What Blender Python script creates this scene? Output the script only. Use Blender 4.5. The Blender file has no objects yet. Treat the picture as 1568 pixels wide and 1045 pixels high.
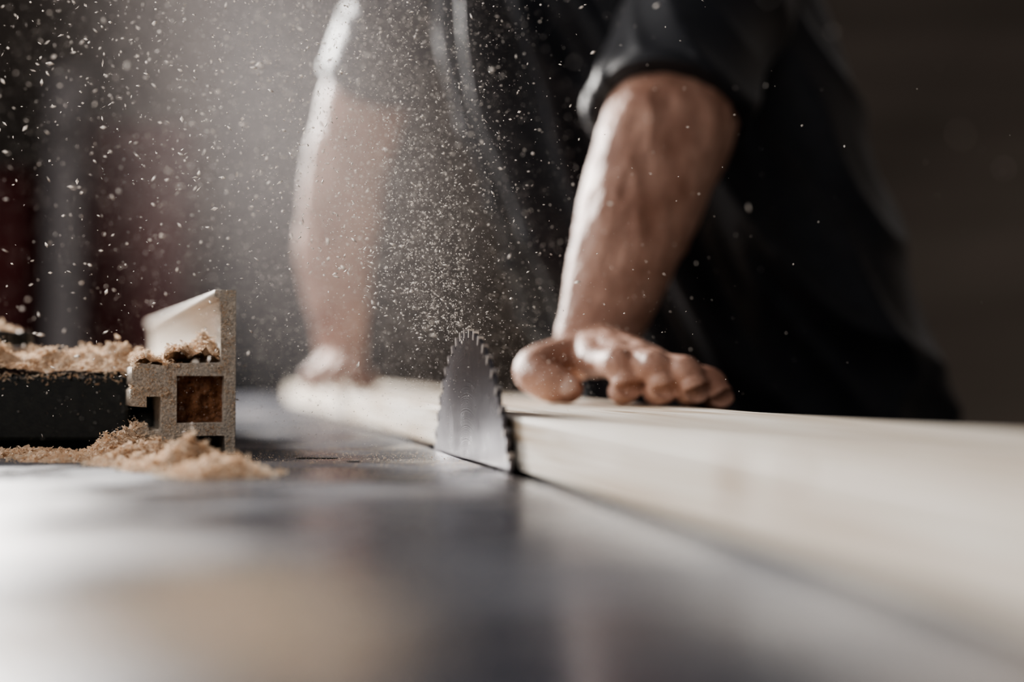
import bpy, bmesh, math, random, time
import numpy as np
from mathutils import Vector, Matrix, noise
random.seed(7); RNG = np.random.default_rng(11)
S = bpy.context.scene
C = S.collection
# ---------------------------------------------------------------- helpers
U = Vector((-0.2102, 0.9777, 0)); V = Vector((0.9777, 0.2102, 0)); Z = Vector((0, 0, 1))
def UV(u, v, z=0): return U*u + V*v + Z*z

def new_mat(name, col, rough=0.5, metal=0.0, var=None, nscale=20.0, bump=0.0, bscale=200.0, stretch=(1,1,1), detail=6, **kw):
    m = bpy.data.materials.new(name); m.use_nodes = True
    nt = m.node_tree; b = nt.nodes['Principled BSDF']
    b.inputs['Base Color'].default_value = (*col, 1); b.inputs['Roughness'].default_value = rough
    b.inputs['Metallic'].default_value = metal
    for k, v in kw.items(): b.inputs[k.replace('_', ' ')].default_value = v
    tc = nt.nodes.new('ShaderNodeTexCoord'); mp = nt.nodes.new('ShaderNodeMapping')
    mp.inputs['Scale'].default_value = stretch
    nt.links.new(tc.outputs['Object'], mp.inputs['Vector'])
    if var:
        n = nt.nodes.new('ShaderNodeTexNoise'); n.inputs['Scale'].default_value = nscale; n.inputs['Detail'].default_value = detail
        r = nt.nodes.new('ShaderNodeValToRGB')
        r.color_ramp.elements[0].position = .35; r.color_ramp.elements[1].position = .65
        r.color_ramp.elements[0].color = (*col, 1); r.color_ramp.elements[1].color = (*var, 1)
        nt.links.new(mp.outputs[0], n.inputs['Vector']); nt.links.new(n.outputs['Fac'], r.inputs['Fac'])
        nt.links.new(r.outputs['Color'], b.inputs['Base Color'])
    if bump:
        n2 = nt.nodes.new('ShaderNodeTexNoise'); n2.inputs['Scale'].default_value = bscale; n2.inputs['Detail'].default_value = 5
        bp = nt.nodes.new('ShaderNodeBump'); bp.inputs['Strength'].default_value = bump; bp.inputs['Distance'].default_value = .002
        nt.links.new(mp.outputs[0], n2.inputs['Vector']); nt.links.new(n2.outputs['Fac'], bp.inputs['Height'])
        nt.links.new(bp.outputs[0], b.inputs['Normal'])
    return m

def obj_from_bm(name, bm, mat, smooth=True):
    me = bpy.data.meshes.new(name); bmesh.ops.recalc_face_normals(bm, faces=bm.faces); bm.to_mesh(me); bm.free()
    o = bpy.data.objects.new(name, me); C.objects.link(o)
    if mat: me.materials.append(mat)
    me.polygons.foreach_set('use_smooth', [smooth]*len(me.polygons))
    return o

def group(name, kids, loc=(0, 0, 0)):
    e = bpy.data.objects.new(name, None); C.objects.link(e); e.location = loc; e.empty_display_size = .05
    for k in kids:
        k.parent = e; k.matrix_parent_inverse = Matrix.Translation(Vector(loc)).inverted()
    return e

def catmull(pts, rad, sub):
    P = [Vector(p) for p in pts]; R = [Vector((r, r)) if not isinstance(r, tuple) else Vector(r) for r in rad]
    if len(P) < 3 or sub < 2: return P, R
    oP, oR = [], []
    def cr(a, b, c, d, t): return .5*((2*b)+(c-a)*t+(2*a-5*b+4*c-d)*t*t+(3*b-a-3*c+d)*t**3)
    n = len(P)
    for i in range(n-1):
        i0, i3 = max(i-1, 0), min(i+2, n-1)
        for k in range(sub):
            t = k/sub
            oP.append(cr(P[i0], P[i], P[i+1], P[i3], t)); oR.append(cr(R[i0], R[i], R[i+1], R[i3], t))
    oP.append(P[-1]); oR.append(R[-1]); return oP, oR

def tube(bm, pts, rad, ref=(0, 0, 1), seg=20, sub=5, r0=True, r1=True):
    P, R = catmull(pts, rad, sub)
    T = [(P[min(i+1, len(P)-1)]-P[max(i-1, 0)]).normalized() for i in range(len(P))]
    def ext(p, t, r):
        m = min(r); return [(p+t*m*a, r*b, t) for a, b in ((.5, .866), (.85, .53), (.98, .2))]
    L = [(P[i], R[i], T[i]) for i in range(len(P))]
    if r1: L = L+ext(P[-1], T[-1], R[-1])
    if r0: L = [(a, b, T[0]) for a, b, c in reversed(ext(P[0], -T[0], R[0]))]+L
    ref = Vector(ref); rings = []
    for p, r, t in L:
        b = t.cross(ref)
        b = b.normalized() if b.length > 1e-4 else t.orthogonal().normalized()
        a = b.cross(t).normalized()      # a ~ along ref
        rings.append([bm.verts.new(p+a*r[0]*math.cos(2*math.pi*k/seg)+b*r[1]*math.sin(2*math.pi*k/seg)) for k in range(seg)])
    for i in range(len(rings)-1):
        for k in range(seg):
            bm.faces.new((rings[i][k], rings[i][(k+1) % seg], rings[i+1][(k+1) % seg], rings[i+1][k]))
    bm.faces.new(rings[0]); bm.faces.new(rings[-1])

def ellipsoid(bm, c, s, rot=None, sub=3):
    M = Matrix.Translation(Vector(c)) @ (rot if rot else Matrix.Identity(4)) @ Matrix.Diagonal((*s, 1))
    bmesh.ops.create_icosphere(bm, subdivisions=sub, radius=1, matrix=M)

def box(bm, c, s, rot=None):
    M = Matrix.Translation(Vector(c)) @ (rot if rot else Matrix.Identity(4)) @ Matrix.Diagonal((*s, 1))
    return bmesh.ops.create_cube(bm, size=1, matrix=M)

def bake(o, voxel=None, smooth=0):
    if voxel:
        m = o.modifiers.new('r', 'REMESH'); m.mode = 'VOXEL'; m.voxel_size = voxel
    if smooth:
        m = o.modifiers.new('s', 'SMOOTH'); m.factor = .5; m.iterations = smooth
    dg = bpy.context.evaluated_depsgraph_get(); dg.update()
    me = bpy.data.meshes.new_from_object(o.evaluated_get(dg)); mats = [m for m in o.data.materials]
    o.modifiers.clear(); o.data = me
    if not me.materials:
        for m in mats: me.materials.append(m)
    me.polygons.foreach_set('use_smooth', [True]*len(me.polygons)); me.polygons.foreach_set('material_index', [0]*len(me.polygons))
    return o

def add_bevel(o, w=.002, seg=2):
    m = o.modifiers.new('bevel', 'BEVEL'); m.width = w; m.segments = seg; m.limit_method = 'ANGLE'

# ---------------------------------------------------------------- materials
M_skin = new_mat('skin', (.34, .175, .12), .52, var=(.57, .345, .26), nscale=22, bump=.5, bscale=320, detail=8, Subsurface_Weight=.05, Subsurface_Scale=.005)
M_nail = new_mat('nail', (.66, .45, .37), .3, var=(.60, .40, .32), nscale=80)
M_shirt = new_mat('black_cotton', (.009, .010, .014), .52, var=(.016, .017, .022), nscale=60, bump=.3, bscale=500, Sheen_Weight=.38, Sheen_Roughness=.3)
M_trous = new_mat('dark_trousers', (.012, .013, .018), .85, var=(.02, .02, .026), nscale=40, bump=.4, bscale=400)
M_shoe = new_mat('boot_leather', (.03, .02, .015), .5, var=(.05, .035, .025), nscale=30, bump=.2)
M_hair = new_mat('hair', (.03, .02, .015), .6, var=(.06, .04, .03), nscale=90, bump=.8, bscale=300)
M_eye = new_mat('eye_white', (.8, .8, .78), .2, var=(.75, .74, .72), nscale=20)
M_iris = new_mat('iris', (.05, .03, .02), .15, var=(.02, .01, .01), nscale=90)
M_black = new_mat('black_cast_metal', (.005, .006, .005), .5, var=(.016, .017, .013), nscale=160, bump=.12, bscale=500)
M_saw = new_mat('sawdust', (.58, .38, .24), .9, var=(.84, .65, .48), nscale=200, bump=1, bscale=600)
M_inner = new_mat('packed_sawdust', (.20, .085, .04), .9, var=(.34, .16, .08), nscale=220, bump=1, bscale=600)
M_alu = new_mat('dusty_aluminium', (.44, .39, .33), .55, metal=.15, var=(.72, .63, .52), nscale=500, bump=.6, bscale=700, detail=3)

def chip_mat(name, col, var, trans=.35):
    m = new_mat(name, col, .8, var=var, nscale=150)
    nt = m.node_tree; b = nt.nodes['Principled BSDF']; out = nt.nodes['Material Output']
    t = nt.nodes.new('ShaderNodeBsdfTranslucent'); t.inputs['Color'].default_value = (*var, 1)
    mx = nt.nodes.new('ShaderNodeMixShader'); mx.inputs[0].default_value = trans
    nt.links.new(b.outputs[0], mx.inputs[1]); nt.links.new(t.outputs[0], mx.inputs[2]); nt.links.new(mx.outputs[0], out.inputs[0])
    return m
M_flake = chip_mat('wood_shaving', (.76, .54, .36), (.93, .78, .61), .25)
M_air = chip_mat('airborne_dust', (.86, .80, .74), (.96, .92, .88), .48)

# steel table
def table_mat():
    m = new_mat('worn_steel', (.22, .225, .245), .33, metal=.6, bump=.05, bscale=60)
    nt = m.node_tree; b = nt.nodes['Principled BSDF']; L = nt.links
    tc = nt.nodes.new('ShaderNodeTexCoord')
    n = nt.nodes.new('ShaderNodeTexNoise'); n.inputs['Scale'].default_value = 11; n.inputs['Detail'].default_value = 8; n.inputs['Distortion'].default_value = .4
    L.new(tc.outputs['Object'], n.inputs['Vector'])
    r = nt.nodes.new('ShaderNodeValToRGB'); e = r.color_ramp.elements
    e[0].position = .40; e[0].color = (.045, .048, .062, 1); e[1].position = .62; e[1].color = (.15, .158, .18, 1)
    L.new(n.outputs['Fac'], r.inputs['Fac'])
    # fine dust film (tan) patches
    n2 = nt.nodes.new('ShaderNodeTexNoise'); n2.inputs['Scale'].default_value = 5.5; n2.inputs['Detail'].default_value = 3
    L.new(tc.outputs['Object'], n2.inputs['Vector'])
    n3 = nt.nodes.new('ShaderNodeTexNoise'); n3.inputs['Scale'].default_value = 900; n3.inputs['Detail'].default_value = 2
    L.new(tc.outputs['Object'], n3.inputs['Vector'])
    mr = nt.nodes.new('ShaderNodeMapRange'); mr.inputs[1].default_value = .52; mr.inputs[2].default_value = .72
    L.new(n2.outputs['Fac'], mr.inputs[0])
    mr2 = nt.nodes.new('ShaderNodeMapRange'); mr2.inputs[1].default_value = .45; mr2.inputs[2].default_value = .6
    L.new(n3.outputs['Fac'], mr2.inputs[0])
    mu = nt.nodes.new('ShaderNodeMath'); mu.operation = 'MULTIPLY'; L.new(mr.outputs[0], mu.inputs[0]); L.new(mr2.outputs[0], mu.inputs[1])
    mx = nt.nodes.new('ShaderNodeMix'); mx.data_type = 'RGBA'; mx.inputs[7].default_value = (.40, .29, .20, 1)
    L.new(mu.outputs[0], mx.inputs[0]); L.new(r.outputs['Color'], mx.inputs[6]); L.new(mx.outputs[2], b.inputs['Base Color'])
    rr = nt.nodes.new('ShaderNodeMapRange'); rr.inputs[1].default_value = .38; rr.inputs[2].default_value = .62; rr.inputs[3].default_value = .20; rr.inputs[4].default_value = .46
    L.new(n.outputs['Fac'], rr.inputs[0]); L.new(rr.outputs[0], b.inputs['Roughness'])
    b.inputs['Specular IOR Level'].default_value = .08
    im = nt.nodes.new('ShaderNodeMath'); im.operation = 'MULTIPLY_ADD'; im.inputs[1].default_value = -.27; im.inputs[2].default_value = .27
    L.new(mu.outputs[0], im.inputs[0]); L.new(im.outputs[0], b.inputs['Metallic'])
    return m
M_table = table_mat()

def wood_mat():
    m = new_mat('pale_pine', (.80, .73, .62), .5)
    nt = m.node_tree; b = nt.nodes['Principled BSDF']; L = nt.links
    tc = nt.nodes.new('ShaderNodeTexCoord'); mp = nt.nodes.new('ShaderNodeMapping'); mp.inputs['Scale'].default_value = (1.1, 22, 60)
    L.new(tc.outputs['Object'], mp.inputs['Vector'])
    n = nt.nodes.new('ShaderNodeTexNoise'); n.inputs['Scale'].default_value = 4; n.inputs['Detail'].default_value = 8; n.inputs['Distortion'].default_value = .5
    L.new(mp.outputs[0], n.inputs['Vector'])
    r = nt.nodes.new('ShaderNodeValToRGB'); e = r.color_ramp.elements
    e[0].position = .42; e[0].color = (.52, .41, .30, 1); e[1].position = .56; e[1].color = (.88, .82, .73, 1)
    L.new(n.outputs['Fac'], r.inputs['Fac'])
    prev = r.outputs['Color']
    for (kx, ky, kz, s) in ((.455, 0, .019, .012), (.40, 0, .026, .006), (.22, 0, .012, .008), (.9, -.1, .03, .008)):
        vm = nt.nodes.new('ShaderNodeVectorMath'); vm.operation = 'DISTANCE'; vm.inputs[1].default_value = (kx, ky, kz)
        L.new(tc.outputs['Object'], vm.inputs[0])
        mr = nt.nodes.new('ShaderNodeMapRange'); mr.inputs[1].default_value = s*.3; mr.inputs[2].default_value = s*1.3; mr.inputs[3].default_value = .9; mr.inputs[4].default_value = 0
        L.new(vm.outputs['Value'], mr.inputs[0])
        mx = nt.nodes.new('ShaderNodeMix'); mx.data_type = 'RGBA'; mx.inputs[7].default_value = (.32, .20, .11, 1)
        L.new(mr.outputs[0], mx.inputs[0]); L.new(prev, mx.inputs[6]); prev = mx.outputs[2]
    L.new(prev, b.inputs['Base Color'])
    bp = nt.nodes.new('ShaderNodeBump'); bp.inputs['Strength'].default_value = .3; bp.inputs['Distance'].default_value = .001
    L.new(n.outputs['Fac'], bp.inputs['Height']); L.new(bp.outputs[0], b.inputs['Normal'])
    return m
M_wood = wood_mat()

def blade_mat():
    m = new_mat('saw_steel', (.20, .19, .205), .35, metal=.9)
    nt = m.node_tree; b = nt.nodes['Principled BSDF']; L = nt.links
    tc = nt.nodes.new('ShaderNodeTexCoord')
    ln = nt.nodes.new('ShaderNodeVectorMath'); ln.operation = 'LENGTH'; L.new(tc.outputs['Object'], ln.inputs[0])
    n = nt.nodes.new('ShaderNodeTexNoise'); n.noise_dimensions = '1D'; n.inputs['Scale'].default_value = 900; n.inputs['Detail'].default_value = 3
    L.new(ln.outputs['Value'], n.inputs['W'])
    bp = nt.nodes.new('ShaderNodeBump'); bp.inputs['Strength'].default_value = .12; bp.inputs['Distance'].default_value = .0005
    L.new(n.outputs['Fac'], bp.inputs['Height']); L.new(bp.outputs[0], b.inputs['Normal'])
    b.inputs['Anisotropic'].default_value = .85
    t = nt.nodes.new('ShaderNodeTangent'); t.direction_type = 'RADIAL'; t.axis = 'Z'
    L.new(t.outputs[0], b.inputs['Tangent'])
    n2 = nt.nodes.new('ShaderNodeTexNoise'); n2.inputs['Scale'].default_value = 40; n2.inputs['Detail'].default_value = 6
    L.new(tc.outputs['Object'], n2.inputs['Vector'])
    r = nt.nodes.new('ShaderNodeMapRange'); r.inputs[3].default_value = .18; r.inputs[4].default_value = .42
    L.new(n2.outputs['Fac'], r.inputs[0]); L.new(r.outputs[0], b.inputs['Roughness'])
    return m
M_blade = blade_mat()
M_tip = new_mat('carbide', (.55, .50, .48), .3, metal=.8, var=(.7, .65, .6), nscale=200)

# ---------------------------------------------------------------- room
FL = -.87
def simple_box(name, c, s, mat, bev=0, rot=None):
    bm = bmesh.new(); box(bm, (0, 0, 0), s); o = obj_from_bm(name, bm, mat, False); o.location = c
    if rot: o.rotation_euler[2] = rot
    if bev: add_bevel(o, bev)
    return o
M_floor = new_mat('concrete_floor', (.05, .048, .045), .8, var=(.08, .075, .07), nscale=3, bump=.3, bscale=40)
M_wall = new_mat('dark_plank_wall', (.115, .095, .08), .9, var=(.19, .16, .135), nscale=1.2, stretch=(.3, .3, 2), bump=.2, bscale=8)
simple_box('floor', (0, 3, FL-.05), (8, 10, .1), M_floor)
bm = bmesh.new(); box(bm, (0, .03, 0), (8, .06, 3.6))
for i in range(18):
    box(bm, (0, 0, -1.7+i*.2), (8, .04, .197))
o = obj_from_bm('wall_back', bm, M_wall, False); o.location = (0, 6.04, FL+1.8)
bm = bmesh.new(); box(bm, (.03, 0, 0), (.06, 6, 3.6))
for i in range(18):
    box(bm, (0, 0, -1.7+i*.2), (.04, 6, .197))
o = obj_from_bm('wall_right', bm, M_wall, False); o.location = (3.0, 3.0, FL+1.8)

# background machinery (out of focus)
M_red = new_mat('red_paint', (.13, .018, .017), .7, var=(.085, .013, .013), nscale=3)
M_gpaint = new_mat('grey_paint', (.32, .29, .29), .7, var=(.24, .22, .22), nscale=4)
M_dslate = new_mat('slate_paint', (.030, .037, .045), .7, var=(.045, .052, .062), nscale=4)
def cabinet(name, x, y, w, d, h, mat):
    k = []
    k.append(simple_box('carcass', (x, y, FL+h/2+.05), (w, d, h), mat, .01))
    k.append(simple_box('plinth', (x, y+.02, FL+.025), (w*.94, d*.9, .05), M_black, .003))
    for i in (-1, 1):
        k.append(simple_box('door_panel', (x+i*w/4, y-d/2-.01, FL+h/2+.05), (w/2-.02, .02, h-.06), mat, .006))
        k.append(simple_box('handle', (x+i*.03, y-d/2-.035, FL+h/2+.05), (.012, .03, .14), M_dslate, .004))
    return group(name, k, (x, y, FL))
cabinet('red_tool_cabinet', -1.35, 5.2, .42, .4, 1.76, M_red)
cabinet('storage_cabinet', -.82, 5.5, .56, .45, 2.6, M_dslate)
cabinet('red_tool_cabinet', -1.93, 5.2, .46, .4, 1.60, M_red)
bm = bmesh.new()
box(bm, (0, 0, .7), (.11, .11, 1.36)); box(bm, (0, 0, .01), (.24, .24, .02)); box(bm, (0, 0, 1.39), (.13, .13, .02)); box(bm, (0, -.09, 1.25), (.05, .1, .05))
o = obj_from_bm('steel_post', bm, M_gpaint, False); o.location = (-1.47, 4.7, FL); o.scale.z = 1.38; add_bevel(o, .006)
# ---------------------------------------------------------------- table saw
def slab(name, u0, u1, v0, v1, z0, z1, mat, bev=.0015):
    bm = bmesh.new(); box(bm, (0, 0, 0), (u1-u0, v1-v0, z1-z0))
    o = obj_from_bm(name, bm, mat, False); o.location = UV((u0+u1)/2, (v0+v1)/2, (z0+z1)/2)
    o.rotation_euler[2] = math.atan2(U.y, U.x)
    if bev: add_bevel(o, bev)
    return o
saw = []
saw.append(slab('cast_table', -.6, 3.3, -.70, .163, -.035, 0, M_table, .001))
saw.append(slab('sliding_table', -.6, 3.3, .178, .40, -.035, 0, M_table, .001))
saw.append(slab('cabinet', .3, 1.6, -.45, .10, FL+.06, -.036, M_dslate, .01))
saw.append(slab('sliding_rail', -.4, 3.1, .22, .36, -.13, -.036, M_alu, .004))
saw.append(slab('support_leg', 2.8, 2.9, -.3, .3, FL, -.131, M_dslate, .004))
saw.append(slab('support_leg_front', -.35, -.25, -.3, .3, FL, -.131, M_dslate, .004))
saw.append(slab('cross_beam', -.5, 3.1, -.25, -.15, -.13, -.036, M_dslate, .004))
saw.append(slab('foot', .25, 1.65, -.5, .15, FL, FL+.06, M_black, .005))
saw.append(slab('slot_floor', -.55, 3.2, .12, .21, -.10, -.09, M_black, .001))
saw.append(simple_box('insert_slot', (-.128, .935, .0002), (.026, .008, .0006), M_black))
saw.append(simple_box('insert_slot_small', (-.100, .90, .0002), (.008, .006, .0006), M_black))
# blade
N = 58; R = .152
bm = bmesh.new(); prof = []
for i in range(N):
    a = 2*math.pi*i/N; s = 2*math.pi/N
    for da, r in ((0, R), (.40, R-.0006), (.60, R-.0026), (.76, R-.0062), (.88, R-.0058), (.97, R-.003)):
        prof.append((a+da*s, r))
lay = []
for h in (-.0011, .0011):
    lay.append([bm.verts.new((r*math.cos(a), r*math.sin(a), h)) for a, r in prof])
bore = [[bm.verts.new((.015*math.cos(a), .015*math.sin(a), h)) for a, r in prof] for h in (-.0011, .0011)]
n = len(prof)
for i in range(n):
    j = (i+1) % n
    bm.faces.new((lay[0][i], lay[0][j], lay[1][j], lay[1][i]))
    bm.faces.new((bore[0][i], bore[0][j], bore[1][j], bore[1][i]))
    for q in (0, 1): bm.faces.new((lay[q][i], lay[q][j], bore[q][j], bore[q][i]))
blade = obj_from_bm('blade_disc', bm, M_blade, False)
bm = bmesh.new()
for i in range(N):
    a = 2*math.pi*i/N
    box(bm, ((R-.002)*math.cos(a+.009), (R-.002)*math.sin(a+.009), 0), (.0058, .0032, .0036), Matrix.Rotation(a, 4, 'Z'))
tips = obj_from_bm('carbide_teeth', bm, M_tip, False)
bm = bmesh.new()
bmesh.ops.create_cone(bm, segments=40, radius1=.03, radius2=.03, depth=.008, cap_ends=True)
arb = obj_from_bm('arbor_flange', bm, M_tip, False)
MB = Matrix(((U.x, 0, V.x, 0), (U.y, 0, V.y, 0), (0, 1, 0, 0), (0, 0, 0, 1)))
MB = Matrix.Translation(UV(.915, .1675, -.068)) @ MB
for b_ in (blade, tips, arb): b_.matrix_world = MB
saw += [blade, tips, arb]
group('table_saw', saw, (0, 1, FL))

bm = bmesh.new(); box(bm, (1.3, -.0925, .015), (3.6, .182, .030))
bo = obj_from_bm('wooden_board', bm, M_wood, False); add_bevel(bo, .0012)
bo.location = UV(0, .172, .0003); bo.rotation_euler[2] = math.atan2(U.y, U.x)

# ---------------------------------------------------------------- rip fence
k = .000447
def P2(px, py): return ((px-360)*k, (697-py)*k)
outer = [(360, 697), (360, 447), (330, 447), (329, 456), (337, 459), (337, 478), (339, 480), (339, 558), (262, 560), (256, 564), (246, 562), (222, 560), (208, 566), (207, 590),
         (214, 592), (206, 600), (206, 622), (228, 624), (228, 608), (250, 608), (251, 660), (232, 661), (230, 654), (211, 658), (210, 684), (228, 684), (228, 676), (250, 678), (252, 690), (269, 690), (269, 668), (345, 668), (346, 697)]
hole = [(272, 577), (344, 577), (344, 650), (272, 650)]
cu = bpy.data.curves.new('fence_profile', 'CURVE'); cu.dimensions = '2D'; cu.fill_mode = 'BOTH'
for pl in (outer, hole):
    sp = cu.splines.new('POLY'); sp.points.add(len(pl)-1)
    for i, (a, b) in enumerate(pl):
        x, y = P2(a, b); sp.points[i].co = (x, y, 0, 1)
    sp.use_cyclic_u = True
FLEN = .62
cu.extrude = FLEN/2; cu.bevel_depth = .0005; cu.bevel_resolution = 1
co = bpy.data.objects.new('tmp', cu); C.objects.link(co)
dg = bpy.context.evaluated_depsgraph_get(); dg.update()
me = bpy.data.meshes.new_from_object(co.evaluated_get(dg)); bpy.data.objects.remove(co)
fa = math.radians(18.5)
FX = Vector((math.cos(fa), math.sin(fa), 0)); FY = Vector((-math.sin(fa), math.cos(fa), 0)); FO = Vector((-.1896, .974, .0008))
def FW(x, y, z=0): return FO+FX*x+FY*y+Z*z
prof_o = bpy.data.objects.new('aluminium_profile', me); C.objects.link(prof_o); me.materials.clear(); me.materials.append(M_alu)
MF = Matrix(((FX.x, 0, -FY.x, 0), (FX.y, 0, -FY.y, 0), (0, 1, 0, 0), (0, 0, 0, 1)))
prof_o.matrix_world = Matrix.Translation(FW(0, FLEN/2)) @ MF
fence = [prof_o]
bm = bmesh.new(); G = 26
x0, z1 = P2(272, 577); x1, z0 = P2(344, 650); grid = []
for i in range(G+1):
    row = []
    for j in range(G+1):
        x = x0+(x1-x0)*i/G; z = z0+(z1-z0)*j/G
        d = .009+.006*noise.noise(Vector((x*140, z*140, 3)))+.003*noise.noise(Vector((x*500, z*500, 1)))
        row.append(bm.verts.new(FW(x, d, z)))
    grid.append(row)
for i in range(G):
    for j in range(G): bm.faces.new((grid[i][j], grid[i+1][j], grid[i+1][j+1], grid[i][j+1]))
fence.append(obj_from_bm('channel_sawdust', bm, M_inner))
bm = bmesh.new()
def bx(x0, x1, y0, y1, z0, z1, tgt=None):
    box(tgt if tgt else bm, ((x0+x1)/2, (y0+y1)/2, (z0+z1)/2), (abs(x1-x0), abs(y1-y0), abs(z1-z0)))
bx(-.66, -.268, 1.00, 1.16, .007, .056)
bx(-.272, -.248, 1.012, 1.12, .008, .030)
bx(-.66, -.30, 1.02, 1.14, .0006, .010)
bx(-.66, -.40, 1.16, 1.24, .012, .050)
o = obj_from_bm('fence_carriage', bm, M_black, False); add_bevel(o, .004, 3); fence.append(o)
bm = bmesh.new()
bmesh.ops.create_cone(bm, segments=28, radius1=.008, radius2=.008, depth=.04, cap_ends=True, matrix=Matrix.Translation((-.43, 1.13, .070)))
bmesh.ops.create_cone(bm, segments=36, radius1=.045, radius2=.040, depth=.012, cap_ends=True, matrix=Matrix.Translation((-.43, 1.13, .083)))
for i in range(10):
    a = i*math.pi/5
    bmesh.ops.create_cone(bm, segments=10, radius1=.007, radius2=.006, depth=.0125, cap_ends=True, matrix=Matrix.Translation((-.43+.042*math.cos(a), 1.13+.042*math.sin(a), .083)))
o = obj_from_bm('clamp_knob', bm, M_black, False); add_bevel(o, .0015); fence.append(o)
# ---------------------------------------------------------------- sawdust
def rotm(az, ax, ay):
    n = len(az); O = np.zeros(n); I = np.ones(n)
    cz, sz, cx, sx, cy, sy = np.cos(az), np.sin(az), np.cos(ax), np.sin(ax), np.cos(ay), np.sin(ay)
    Rz = np.stack([cz, -sz, O, sz, cz, O, O, O, I], 1).reshape(n, 3, 3)
    Rx = np.stack([I, O, O, O, cx, -sx, O, sx, cx], 1).reshape(n, 3, 3)
    Ry = np.stack([cy, O, sy, O, I, O, -sy, O, cy], 1).reshape(n, 3, 3)
    return Rz @ Rx @ Ry
def build(name, V_, quads, tris, mat):
    n, m, _ = V_.shape; base = (np.arange(n)*m)[:, None]
    q = np.concatenate([base+np.array(f) for f in quads], 0) if quads else np.zeros((0, 4), int)
    t = np.concatenate([base+np.array(f) for f in tris], 0) if tris else np.zeros((0, 3), int)
    me = bpy.data.meshes.new(name); me.vertices.add(n*m); me.vertices.foreach_set('co', V_.reshape(-1).astype(np.float32))
    loops = np.concatenate([q.reshape(-1), t.reshape(-1)]).astype(np.int32)
    me.loops.add(len(loops)); me.loops.foreach_set('vertex_index', loops)
    me.polygons.add(len(q)+len(t))
    st = np.concatenate([np.arange(len(q))*4, len(q)*4+np.arange(len(t))*3]).astype(np.int32)
    me.polygons.foreach_set('loop_start', st)
    me.update(calc_edges=True); me.validate(); me.materials.append(mat)
    o = bpy.data.objects.new(name, me); C.objects.link(o); return o
def flakes(name, P, s, mat=None, tilt=1.1):
    P = np.asarray(P, float); s = np.asarray(s, float); n = len(P); r = RNG.random
    L = s*(.6+r(n)); W = s*(.25+.4*r(n)); c = (r(n)-.5)*1.1*L; O = np.zeros(n)
    a1, a2, a3, a4 = (.2+.8*r(n) for _ in range(4))
    pts = np.stack([np.stack(q, 1) for q in ((-L/2, -W/2*a1, c*.5), (O, -W/2, O), (L/2, -W/2*a2, c*.5), (L/2, W/2*a3, c*.5+W*.2), (O, W/2, W*.2), (-L/2, W/2*a4, c*.5))], 1)
    M = rotm(r(n)*6.283, (r(n)*2-1)*tilt, (r(n)*2-1)*tilt*.85)
    Vv = np.einsum('nij,nkj->nki', M, pts)+P[:, None, :]
    return build(name, Vv, [(0, 1, 4, 5), (1, 2, 3, 4)], [], mat or M_flake)
def pile(hfun, x0, x1, y0, y1, zb, nf, res=.0022, size=(.0012, .0048), T=lambda x, y, z: Vector((x, y, z)), rise=.0028):
    def H(x, y):
        h = hfun(x, y)
        if h <= .0002: return 0
        nz = noise.noise(Vector((x*45, y*45, zb*10)))*.75+noise.noise(Vector((x*120, y*120, 5)))*.65+noise.noise(Vector((x*330, y*330, 9)))*.35
        return h*max(0, 1+nz)
    bm = bmesh.new(); nx = int((x1-x0)/res); ny = int((y1-y0)/res); g = {}; hh = {}
    for i in range(nx+1):
        for j in range(ny+1):
            x = x0+i*res; y = y0+j*res; h = H(x, y)
            if h > 0.0002: g[i, j] = bm.verts.new(T(x, y, zb+h-.0008)); hh[i, j] = h
    for (i, j) in g:
        if (i+1, j) in g and (i, j+1) in g and (i+1, j+1) in g: bm.faces.new((g[i, j], g[i+1, j], g[i+1, j+1], g[i, j+1]))
    for v in [v for v in bm.verts if not v.link_faces]: bm.verts.remove(v)
    mound = obj_from_bm('mound', bm, M_saw)
    keys = list(hh); w = np.array([min(1, hh[q]/.002) for q in keys]); w /= w.sum()
    idx = RNG.choice(len(keys), nf, p=w); P = []
    for q in idx:
        i, j = keys[q]; x = min(max(x0+(i+random.uniform(-.5, .5))*res, x0), x1); y = min(max(y0+(j+random.uniform(-.5, .5))*res, y0), y1)
        P.append(T(x, y, zb+max(hh[i, j], .0006)+random.random()**2*rise-.0004))
    s = size[0]+(size[1]-size[0])*RNG.random(nf)**1.8
    return [mound, flakes('shavings', P, s)]
def blobs(L):
    def f(x, y):
        h = 0
        for cx, cy, rx, ry, hh in L:
            d = ((x-cx)/rx)**2+((y-cy)/ry)**2
            if d < 4: h = max(h, hh*(math.exp(-d*1.3)-.006))
        return h
    return f
kids = pile(blobs([(-.256, .945, .020, .032, .021), (-.226, .89, .026, .032, .010), (-.190, .835, .024, .030, .014), (-.160, .78, .022, .022, .009),
                   (-.335, .955, .06, .018, .004), (-.44, .965, .09, .018, .004), (-.285, .91, .030, .022, .003)]), -.60, -.09, .70, 1.02, 0, 11000)
kids += pile(blobs([(-.32, 1.05, .10, .04, .015), (-.40, 1.03, .07, .035, .020), (-.50, 1.05, .08, .04, .015), (-.58, 1.05, .07, .04, .013), (-.29, 1.04, .04, .03, .017), (-.36, 1.11, .1, .04, .014)]), -.66, -.262, 1.001, 1.155, .0562, 11000)
kids += pile(blobs([(-.43, 1.13, .03, .025, .012), (-.45, 1.12, .02, .025, .010)]), -.47, -.392, 1.092, 1.168, .089, 1200)
xl, zl = P2(256, 560); xr, _ = P2(338, 560)
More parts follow.
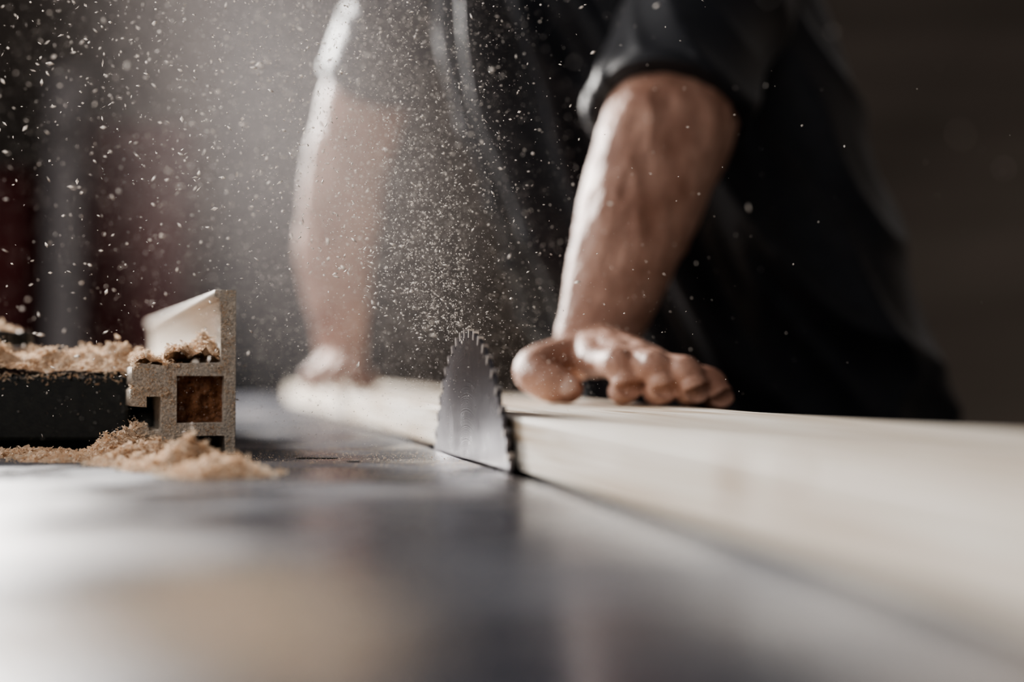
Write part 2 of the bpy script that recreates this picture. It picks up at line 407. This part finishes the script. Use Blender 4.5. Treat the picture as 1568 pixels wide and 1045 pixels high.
kids += pile(blobs([(xl*.62+xr*.38, .02, .02, .03, .013), (xr-.008, .03, .015, .05, .014), (xl+.006, .015, .012, .03, .009), (xr-.01, .12, .02, .07, .008), (xr-.01, .28, .02, .12, .006), (xr-.01, .5, .02, .12, .006)]),
             xl, xr-.0005, .0005, .6, zl+.0005, 5500, T=lambda x, y, z: FW(x, y, z), res=.0018)
xa, za = P2(208, 564)
kids += pile(blobs([(xa+.010, .01, .012, .02, .006), (xa+.010, .06, .014, .05, .007)]), xa+.001, xl, .001, .15, za+.001, 1200, T=lambda x, y, z: FW(x, y, z), res=.0018)
P, s_ = [], []
def inprof(x, y):
    c = False; n = len(outer); j = n-1
    for i in range(n):
        xi, yi = outer[i]; xj, yj = outer[j]
        if (yi > y) != (yj > y) and x < (xj-xi)*(y-yi)/(yj-yi)+xi: c = not c
        j = i
    return c and not (272 < x < 344 and 577 < y < 650)
while len(P) < 2200:
    a, b = random.uniform(205, 361), random.uniform(446, 698)
    if not inprof(a, b): continue
    if noise.noise(Vector((a*.05+.3, b*.05+.2, 2)))+.3 < random.random()*.7: continue
    x, z = P2(a, b); P.append(FW(x, -.0007, z)); s_.append(random.uniform(.0003, .0014))
for cx, cy in [(208, 566), (206, 600), (211, 684), (250, 608), (211, 658), (256, 566)]:
    for i in range(200):
        x, z = P2(cx+abs(random.gauss(0, 10)), cy+random.gauss(0, 4)); P.append(FW(x, random.uniform(-.002, .02), z+.001)); s_.append(random.uniform(.001, .0034))
for i in range(60):
    P.append(Vector((random.uniform(-.6, -.27), .9995, random.uniform(.009, .056)))); s_.append(random.uniform(.0005, .0018))
for i in range(700):
    P.append(Vector((random.uniform(-.62, -.265), .999, .056-abs(random.gauss(0, .003))))); s_.append(random.uniform(.0010, .0034))
kids.append(flakes('profile_crust', P, s_))
P, s_ = [], []
for i in range(9000):
    q = random.random()
    if q < .5: x = random.gauss(-.10, .09); y = random.gauss(.93, .13)
    else: x = random.uniform(-.6, .14); y = random.uniform(.25, 1.9)
    if x*V.x+y*V.y > .158: continue
    P.append((x, y, .0006)); s_.append(random.uniform(.0003, .0014))
for (cx, cy, sx, sy, nn_) in ((-.068, .325, .020, .035, 4200), (-.045, .275, .012, .018, 1400), (-.085, .38, .018, .02, 900), (-.11, .30, .02, .03, 1600)):
    for i in range(nn_):
        x = random.gauss(cx, sx); y = random.gauss(cy, sy); P.append((x, y, .0007)); s_.append(random.uniform(.0006, .0020))
for i in range(500):
    u = random.gauss(1.1, .2); v = .172+random.random()**1.5*.17
    P.append(UV(u, v, .0310)); s_.append(random.uniform(.0004, .0014))
kids.append(flakes('loose_specks', P, s_, tilt=.5))
group('rip_fence', fence, tuple(FO))
group('sawdust_pile', kids, (-.3, .95, 0))
# airborne chips
AP, AS = [], []
def keep(p, s):
    v = p @ np.array(V)
    m = (p[:, 2] > .006) & (p[:, 1] > .45) & ~((p[:, 2] < .04) & (v > .155))
    AP.append(p[m]); AS.append(s[m])
def emit(n, c, sg, s0, s1, pw=2.0):
    keep(RNG.normal(c, sg, (n, 3)), s0+(s1-s0)*RNG.random(n)**pw)
def plume(n, tilt, spr, s0, s1, ydr, hmax=.40):
    h = RNG.random(n)**.8*hmax
    p = np.stack([-.040+tilt*h+RNG.normal(0, 1, n)*(.012+spr*h), .93+ydr*h+RNG.normal(0, 1, n)*(.015+.30*h), .075+h], 1)
    keep(p, s0+(s1-s0)*RNG.random(n)**2.4)
plume(11000, -.14, .14, .0004, .0020, .25)
plume(9000, -.42, .20, .0004, .0028, .2)
plume(3200, -.95, .32, .0005, .0042, .1)
emit(1500, (-.20, .97, .24), (.13, .14, .09), .0006, .0046, 2.3)
emit(360, (-.28, .93, .20), (.12, .07, .10), .0014, .0050, 1.5)
emit(8000, (-.10, 1.12, .13), (.08, .13, .06), .0004, .0019)
emit(2600, (-.05, .97, .06), (.07, .07, .03), .0004, .0014)
emit(1800, (-.12, .96, .03), (.08, .10, .015), .0004, .0012)
emit(3500, (-.17, 1.25, .07), (.07, .15, .03), .0004, .0014)
emit(130, (.14, 1.05, .20), (.22, .15, .12), .0008, .0022)
emit(16000, (-.27, 1.55, .38), (.14, .20, .15), .0005, .0020)
emit(16000, (-.19, 1.40, .22), (.12, .18, .10), .0004, .0017)
emit(5000, (-.42, 1.5, .35), (.16, .18, .16), .0005, .0020)
for (x, y, z) in ((.19, .55, .135), (.135, .6, .20), (.16, .5, .14), (.10, .55, .20), (-.2, .6, .18), (-.15, .55, .10)): emit(1, (x, y, z), (.001,)*3, .002, .003)
Pp = np.concatenate(AP); Ss = np.concatenate(AS); n = len(Pp); r = RNG.random
L = Ss*(.6+.9*r(n)); Wd = Ss*(.3+.35*r(n)); O = np.zeros(n)
pts = np.stack([np.stack(q, 1) for q in ((-L/2, O, O), (O, -Wd/2, O), (L/2, O, Wd*.3), (O, Wd/2, Wd*.2), (O, O, Wd*.45))], 1)
M = rotm(r(n)*6.28, r(n)*6.28, r(n)*6.28)
dustc = build('airborne_chips', np.einsum('nij,nkj->nki', M, pts)+Pp[:, None, :], [], [(0, 1, 4), (1, 2, 4), (2, 3, 4), (3, 0, 4), (0, 2, 1), (0, 3, 2)], M_air)
# fine haze
bm = bmesh.new(); ellipsoid(bm, (0, 0, 0), (1, 1, 1), sub=3)
M_h = bpy.data.materials.new('fine_dust_haze'); M_h.use_nodes = True; nt = M_h.node_tree
nt.nodes.remove(nt.nodes['Principled BSDF']); out = nt.nodes['Material Output']
pv = nt.nodes.new('ShaderNodeVolumeScatter'); pv.inputs['Color'].default_value = (.92, .84, .83, 1); pv.inputs['Anisotropy'].default_value = .3
tc = nt.nodes.new('ShaderNodeTexCoord'); ln = nt.nodes.new('ShaderNodeVectorMath'); ln.operation = 'LENGTH'
nt.links.new(tc.outputs['Object'], ln.inputs[0])
mr = nt.nodes.new('ShaderNodeMapRange'); mr.interpolation_type = 'SMOOTHSTEP'; mr.inputs[1].default_value = .0; mr.inputs[2].default_value = .95; mr.inputs[3].default_value = .46; mr.inputs[4].default_value = 0
nt.links.new(ln.outputs['Value'], mr.inputs[0])
nt.links.new(mr.outputs[0], pv.inputs['Density']); nt.links.new(pv.outputs[0], out.inputs['Volume'])
hz = obj_from_bm('haze', bm, M_h); hz.location = (-.205, 1.32, .31); hz.scale = (.24, .36, .44); hz.rotation_euler = (0, -.22, 0)
group('dust_cloud', [dustc, hz], (-.03, .95, .1))
# ---------------------------------------------------------------- woodworker
W = []
def arm_hand(name, arm, radii, palm, fingers, thumb, voxel):
    bm = bmesh.new()
    tube(bm, arm, radii, ref=(1, .1, 0), seg=28)
    wrist = Vector(arm[0])
    for mcp, rr in palm:
        m = Vector(mcp); mid = wrist.lerp(m, .55)+Vector((0, 0, -.001))
        tube(bm, [wrist+(m-wrist)*.05+Vector((0, .012, .0)), mid, m], [.022, .0185, rr+.0028], seg=16)
        tube(bm, [wrist+(m-wrist)*.15+Vector((0, 0, .018)), mid+Vector((0, 0, .0172)), m+Vector((0, .004, .0115))], [.0026, .0030, .0036], seg=10)   # extensor tendon
    for f, r in fingers:
        tube(bm, f, r, seg=16, sub=5)
    tube(bm, thumb[0], thumb[1], seg=18, sub=5)
    o = obj_from_bm(name, bm, M_skin); bake(o, voxel, 2)
    me = o.data; nv = len(me.vertices); co = np.empty(nv*3); me.vertices.foreach_get('co', co); co = co.reshape(-1, 3)
    no = np.empty(nv*3); me.vertex_normals.foreach_get('vector', no); no = no.reshape(-1, 3); nn = noise.noise; d = np.empty(nv)
    for i in range(nv):
        x, y, z = co[i]; up = min(1, max(0, (z-.10)/.06))
        d[i] = up*(.0045*nn((x*26, y*26, z*9))+.0022*(1-abs(nn((x*50+3, y*50, z*14)))*2))+.0006*nn((x*110, y*110, z*110))+.00035*nn((x*330, y*330, z*330))
    co += no*d[:, None]; me.vertices.foreach_set('co', co.reshape(-1)); me.update()
    return o
def rads(s): return [(.0128*s), (.0112*s), (.0132*s), (.0110*s), (.0112*s), (.0098*s)]
def fing(m, p, d, t):
    m, p, d, t = map(Vector, (m, p, d, t)); return [m, m.lerp(p, .5), p, p.lerp(d, .55), d, t]
# knuckles forward, middle joints leading, fingertips curled back underneath
Lf = [(fing((.067, 1.160, .066), (.0845, 1.118, .0625), (.0900, 1.106, .0455), (.0855, 1.122, .0415)), rads(1.06)),
      (fing((.087, 1.141, .067), (.1105, 1.096, .060), (.1165, 1.086, .0450), (.1115, 1.102, .0415)), rads(1.06)),
      (fing((.106, 1.127, .064), (.1325, 1.086, .056), (.1390, 1.076, .0435), (.1340, 1.091, .0410)), rads(1.02)),
      (fing((.122, 1.116, .058), (.1515, 1.091, .049), (.1590, 1.082, .0385), (.1555, 1.092, .0370)), rads(.92))]
larm = [(.069, 1.235, .080), (.084, 1.25, .115), (.1086, 1.285, .187), (.133, 1.31, .25), (.154, 1.335, .300), (.180, 1.39, .39), (.24, 1.50, .52)]
lr = [(.034, .026), (.040, .034), (.052, .048), (.056, .053), (.061, .056), (.056, .056), (.06, .06)]
lthumb = ([(.056, 1.212, .070), (.034, 1.192, .064), (.0205, 1.172, .059), (.0215, 1.155, .053), (.034, 1.142, .0470), (.0445, 1.138, .0435)], [.020, .020, .0190, .0165, .0155, .0124])
W.append(arm_hand('left_arm_and_hand', larm, lr, [((.067, 1.160, .066), .0115), ((.087, 1.141, .067), .0115), ((.106, 1.127, .064), .011), ((.122, 1.116, .058), .010)], Lf, lthumb, .0014))
bm = bmesh.new()
def nail(tip, prev, up, r, w):
    tip, prev, up = Vector(tip), Vector(prev), Vector(up); t = (tip-prev).normalized(); b = t.cross(up).normalized(); n = b.cross(t).normalized()
    if n.dot(up) < 0: n = -n
    Mx = Matrix((( t.x, b.x, n.x, 0), (t.y, b.y, n.y, 0), (t.z, b.z, n.z, 0), (0, 0, 0, 1)))
    ellipsoid(bm, tip+n*(r*.78), (w*1.15, w, r*.30), Mx, 3)
for f, r_ in Lf: nail(f[-1], f[-2], (.1, -.5, -1), r_[-1]*.9, .0058)
nail(lthumb[0][-1], lthumb[0][-2], (-.1, -1, .35), .0124, .0085)
W.append(obj_from_bm('nails', bm, M_nail))
Rf = []
rw = Vector((-.236, 1.97, .080))
mc = [(-.212, 1.905, .062), (-.230, 1.895, .064), (-.248, 1.898, .061), (-.263, 1.905, .056)]
dr = [(.10, -1), (.02, -1), (-.08, -1), (-.2, -.98)]
for (m, d, s) in zip(mc, dr, (1, 1.08, 1, .8)):
    d = Vector((d[0], d[1], 0)); m = Vector(m)
    Rf.append((fing(m, m+d*.030*s+Z*-.002, m+d*.040*s+Z*-.014, m+d*.040*s+Z*(-m.z+.0405)), rads(.85 if s >= 1 else .75)))
rthumb = ([(-.222, 1.955, .064), (-.200, 1.93, .052), (-.190, 1.905, .044), (-.193, 1.885, .0425)], [.017, .014, .012, .0105])
rarm = [tuple(rw), (-.238, 1.96, .13), (-.240, 1.93, .22), (-.226, 1.895, .30), (-.212, 1.88, .36), (-.175, 1.82, .45), (-.115, 1.74, .562)]
rr_ = [(.032, .028), (.038, .034), (.049, .043), (.053, .048), (.053, .05), (.054, .053), (.06, .06)]
W.append(arm_hand('right_arm_and_hand', rarm, rr_, [(m, .010) for m in mc], Rf, rthumb, .0022))
# shirt
SA = Vector((.83, -.56, 0)).normalized(); FD = Vector((-.56, -.83, 0)).normalized()
bm = bmesh.new()
spine = [(.330, 1.655, -.16), (.305, 1.640, -.04), (.275, 1.625, .05), (.245, 1.61, .14), (.200, 1.60, .26), (.150, 1.60, .38), (.110, 1.60, .48), (.075, 1.60, .565), (.055, 1.585, .62)]
srad = [(.195, .15), (.20, .155), (.205, .155), (.215, .155), (.215, .155), (.22, .15), (.225, .14), (.16, .11), (.075, .075)]
tube(bm, spine, srad, ref=tuple(SA), seg=56, sub=6, r0=False)
tube(bm, [(.150, 1.335, .302), (.178, 1.39, .385), (.215, 1.46, .475), (.20, 1.52, .55)], [(.074, .071), (.071, .071), (.082, .08), (.07, .065)], ref=(1, .1, 0), seg=36, r0=False)
tube(bm, [(-.182, 1.832, .435), (-.16, 1.80, .48), (-.10, 1.725, .555), (-.03, 1.68, .565)], [(.066, .066), (.068, .068), (.075, .07), (.07, .06)], ref=(1, .1, 0), seg=36, r0=False)
ellipsoid(bm, (.215, 1.50, .52), (.085, .085, .07)); ellipsoid(bm, (-.08, 1.70, .54), (.08, .08, .07))
sh = obj_from_bm('black_t_shirt', bm, M_shirt); bake(sh, .005, 7)
me = sh.data; nv = len(me.vertices); co = np.empty(nv*3); me.vertices.foreach_get('co', co); co = co.reshape(-1, 3)
no = np.empty(nv*3); me.vertex_normals.foreach_get('vector', no); no = no.reshape(-1, 3)
A_ = co @ np.array(SA); F_ = co @ np.array(FD)
c1 = np.array((.165, 1.37, .36)); c2 = np.array((-.18, 1.82, .45))
dl = np.minimum(np.linalg.norm(co-c1, axis=1), np.linalg.norm(co-c2, axis=1)); wt = np.minimum(1, .25+np.maximum(0, dl-.05)*6)
d = np.empty(nv); nf_ = noise.noise
for i in range(nv):
    a, f, z = A_[i], F_[i], co[i, 2]
    r1 = 1-abs(nf_((a*10+z*5.5, f*4, z*1.3)))*2.4; r2 = 1-abs(nf_((a*17+z*12, f*9, z*3+7)))*2.0
    d[i] = .022*max(r1, 0)**2.4+.009*max(r2, 0)**2-.010
front = np.clip((no @ np.array(FD))*2.0+.3, 0, 1)
for a0, sl, amp, wd in ((-.935, .16, .038, .016), (-.880, .22, .056, .021), (-.822, .30, .042, .018), (-.760, .34, .024, .018), (-.70, .30, .014, .02)):
    cx = a0+sl*(.46-co[:, 2])+.012*np.sin(co[:, 2]*17+a0*30)
    d += front*amp*np.exp(-((A_-cx)/wd)**2)*np.clip((co[:, 2]-.0)/.15, 0, 1)
co += no*(d*wt)[:, None]
me.vertices.foreach_set('co', co.reshape(-1)); me.update()
bm = bmesh.new()
def band(c, t, r, w):
    c, t = Vector(c), Vector(t).normalized()
    tube(bm, [c-t*w, c+t*w], [(r, r), (r, r)], ref=(1, .1, 0), seg=40, sub=1, r0=False, r1=False)
band((.151, 1.337, .306), (.026, .05, .083), .0728, .007)
band((-.181, 1.831, .438), (.022, -.032, .045), .0665, .007)
hb = obj_from_bm('sleeve_hems', bm, M_shirt); bv = hb.modifiers.new('b', 'BEVEL'); bv.width = .003; bv.segments = 3; bv.limit_method = 'ANGLE'
W += [sh, hb]
bm = bmesh.new()
tube(bm, [(.325, 1.655, -.10), (.34, 1.68, -.22)], [(.175, .125), (.17, .125)], ref=tuple(SA), seg=36, sub=1)
for s in (-1, 1):
    hip = Vector((.34, 1.69, -.22))+SA*.09*s
    tube(bm, [hip+Z*.02, hip+Z*-.2+FD*.02+SA*.02*s, hip+Z*-.30+FD*.03+SA*.03*s, hip+Z*-.48+SA*.04*s, Vector((hip.x, hip.y, FL+.07))+SA*.05*s], [.098, .085, .072, .066, .058], ref=tuple(SA), seg=28)
tr = obj_from_bm('trousers', bm, M_trous); bake(tr, .010, 4)
bm = bmesh.new()
for s in (-1, 1):
    a = Vector((.34, 1.69, FL+.055))+SA*.14*s
    tube(bm, [a-FD*.05, a+FD*.03-Z*.005, a+FD*.12-Z*.018, a+FD*.19-Z*.022], [(.05, .04), (.05, .042), (.036, .048), (.028, .042)], ref=(0, 0, 1), seg=24)
    tube(bm, [a, a+Z*.09], [.048, .05], seg=20, sub=1)
bt = obj_from_bm('work_boots', bm, M_shoe); bake(bt, .008, 3)
for v in bt.data.vertices: v.co.z = max(v.co.z, FL+.001)
W += [tr, bt]
hc = Vector((.0, 1.50, .80)); hd = (FD*.9-Z*.42).normalized(); hu = (Z*.9+FD*.42).normalized(); hs = SA
HM = Matrix(((hs.x, -hd.x, hu.x, 0), (hs.y, -hd.y, hu.y, 0), (hs.z, -hd.z, hu.z, 0), (0, 0, 0, 1)))
def H(x, y, z): return hc+hs*x+hd*y+hu*z      # y forward
bm = bmesh.new()
tube(bm, [(.06, 1.60, .56), (.045, 1.575, .66), tuple(H(0, -.02, -.04))], [.072, .060, .058], seg=28)
ellipsoid(bm, H(0, -.012, .03), (.074, .095, .088), HM); ellipsoid(bm, H(0, .03, -.035), (.058, .058, .075), HM); ellipsoid(bm, H(0, .062, -.092), (.026, .022, .02), HM)
tube(bm, [H(0, .086, .022), H(0, .105, -.008), H(0, .098, -.022)], [.007, .012, .013], seg=12)
tube(bm, [H(-.035, .078, .034), H(0, .09, .032), H(.035, .078, .034)], [.009, .009, .009], seg=12)
tube(bm, [H(-.022, .078, -.05), H(0, .087, -.05), H(.022, .078, -.05)], [.005, .008, .005], seg=12)
for s in (-1, 1): ellipsoid(bm, H(.076*s, -.01, .0), (.009, .020, .032), HM)
hdobj = obj_from_bm('head_and_neck', bm, M_skin); bake(hdobj, .004, 3); W.append(hdobj)
bm = bmesh.new()
for s in (-1, 1): ellipsoid(bm, H(.030*s, .076, .012), (.013, .012, .010), HM)
W.append(obj_from_bm('eyes', bm, M_eye))
bm = bmesh.new()
for s in (-1, 1): ellipsoid(bm, H(.030*s, .086, .010), (.005, .0035, .005), HM)
W.append(obj_from_bm('irises', bm, M_iris))
bm = bmesh.new(); ellipsoid(bm, H(0, -.022, .042), (.080, .098, .088), HM, 4)
hr = obj_from_bm('hair', bm, M_hair)
for v in hr.data.vertices: v.co += v.normal*(.005*noise.noise(v.co*60))
W.append(hr)
group('woodworker', W, (.3, 1.66, FL))
# ---------------------------------------------------------------- lights
def area(name, loc, tgt, size, power, col):
    l = bpy.data.lights.new(name, 'AREA'); l.energy = power; l.size = size; l.color = col; l.shape = 'DISK'
    o = bpy.data.objects.new(name, l); C.objects.link(o); o.location = loc
    o.rotation_euler = (Vector(tgt)-Vector(loc)).to_track_quat('-Z', 'Y').to_euler(); return o
area('key_lamp', (-1.75, 3.75, 1.22), (-.05, 1.1, .1), .40, 310, (1, .955, .91))
area('side_fill_light', (-2.1, 1.75, 1.5), (0, 1.45, .3), .7, 42, (1, .97, .95))  # soft fill added from the left to brighten chest and arms; no window there
area('front_fill_lamp', (-1.3, -1.2, 1.5), (0, 1, .1), 1.4, 18, (1, .96, .93))
w = bpy.data.worlds.new('World'); S.world = w; w.use_nodes = True
w.node_tree.nodes['Background'].inputs[0].default_value = (.62, .61, .64, 1); w.node_tree.nodes['Background'].inputs[1].default_value = .20
try: S.view_settings.look = 'AgX - Medium High Contrast'
except Exception: pass
# ---------------------------------------------------------------- camera
cd = bpy.data.cameras.new('camera'); cam = bpy.data.objects.new('camera', cd); C.objects.link(cam)
cam.location = (0, 0, .055); cam.rotation_euler = (math.radians(90+1.355), 0, 0)
cd.lens = 50; cd.sensor_width = 36; cd.clip_start = .01
cd.dof.use_dof = True; cd.dof.focus_distance = .935; cd.dof.aperture_fstop = 1.9
S.camera = cam
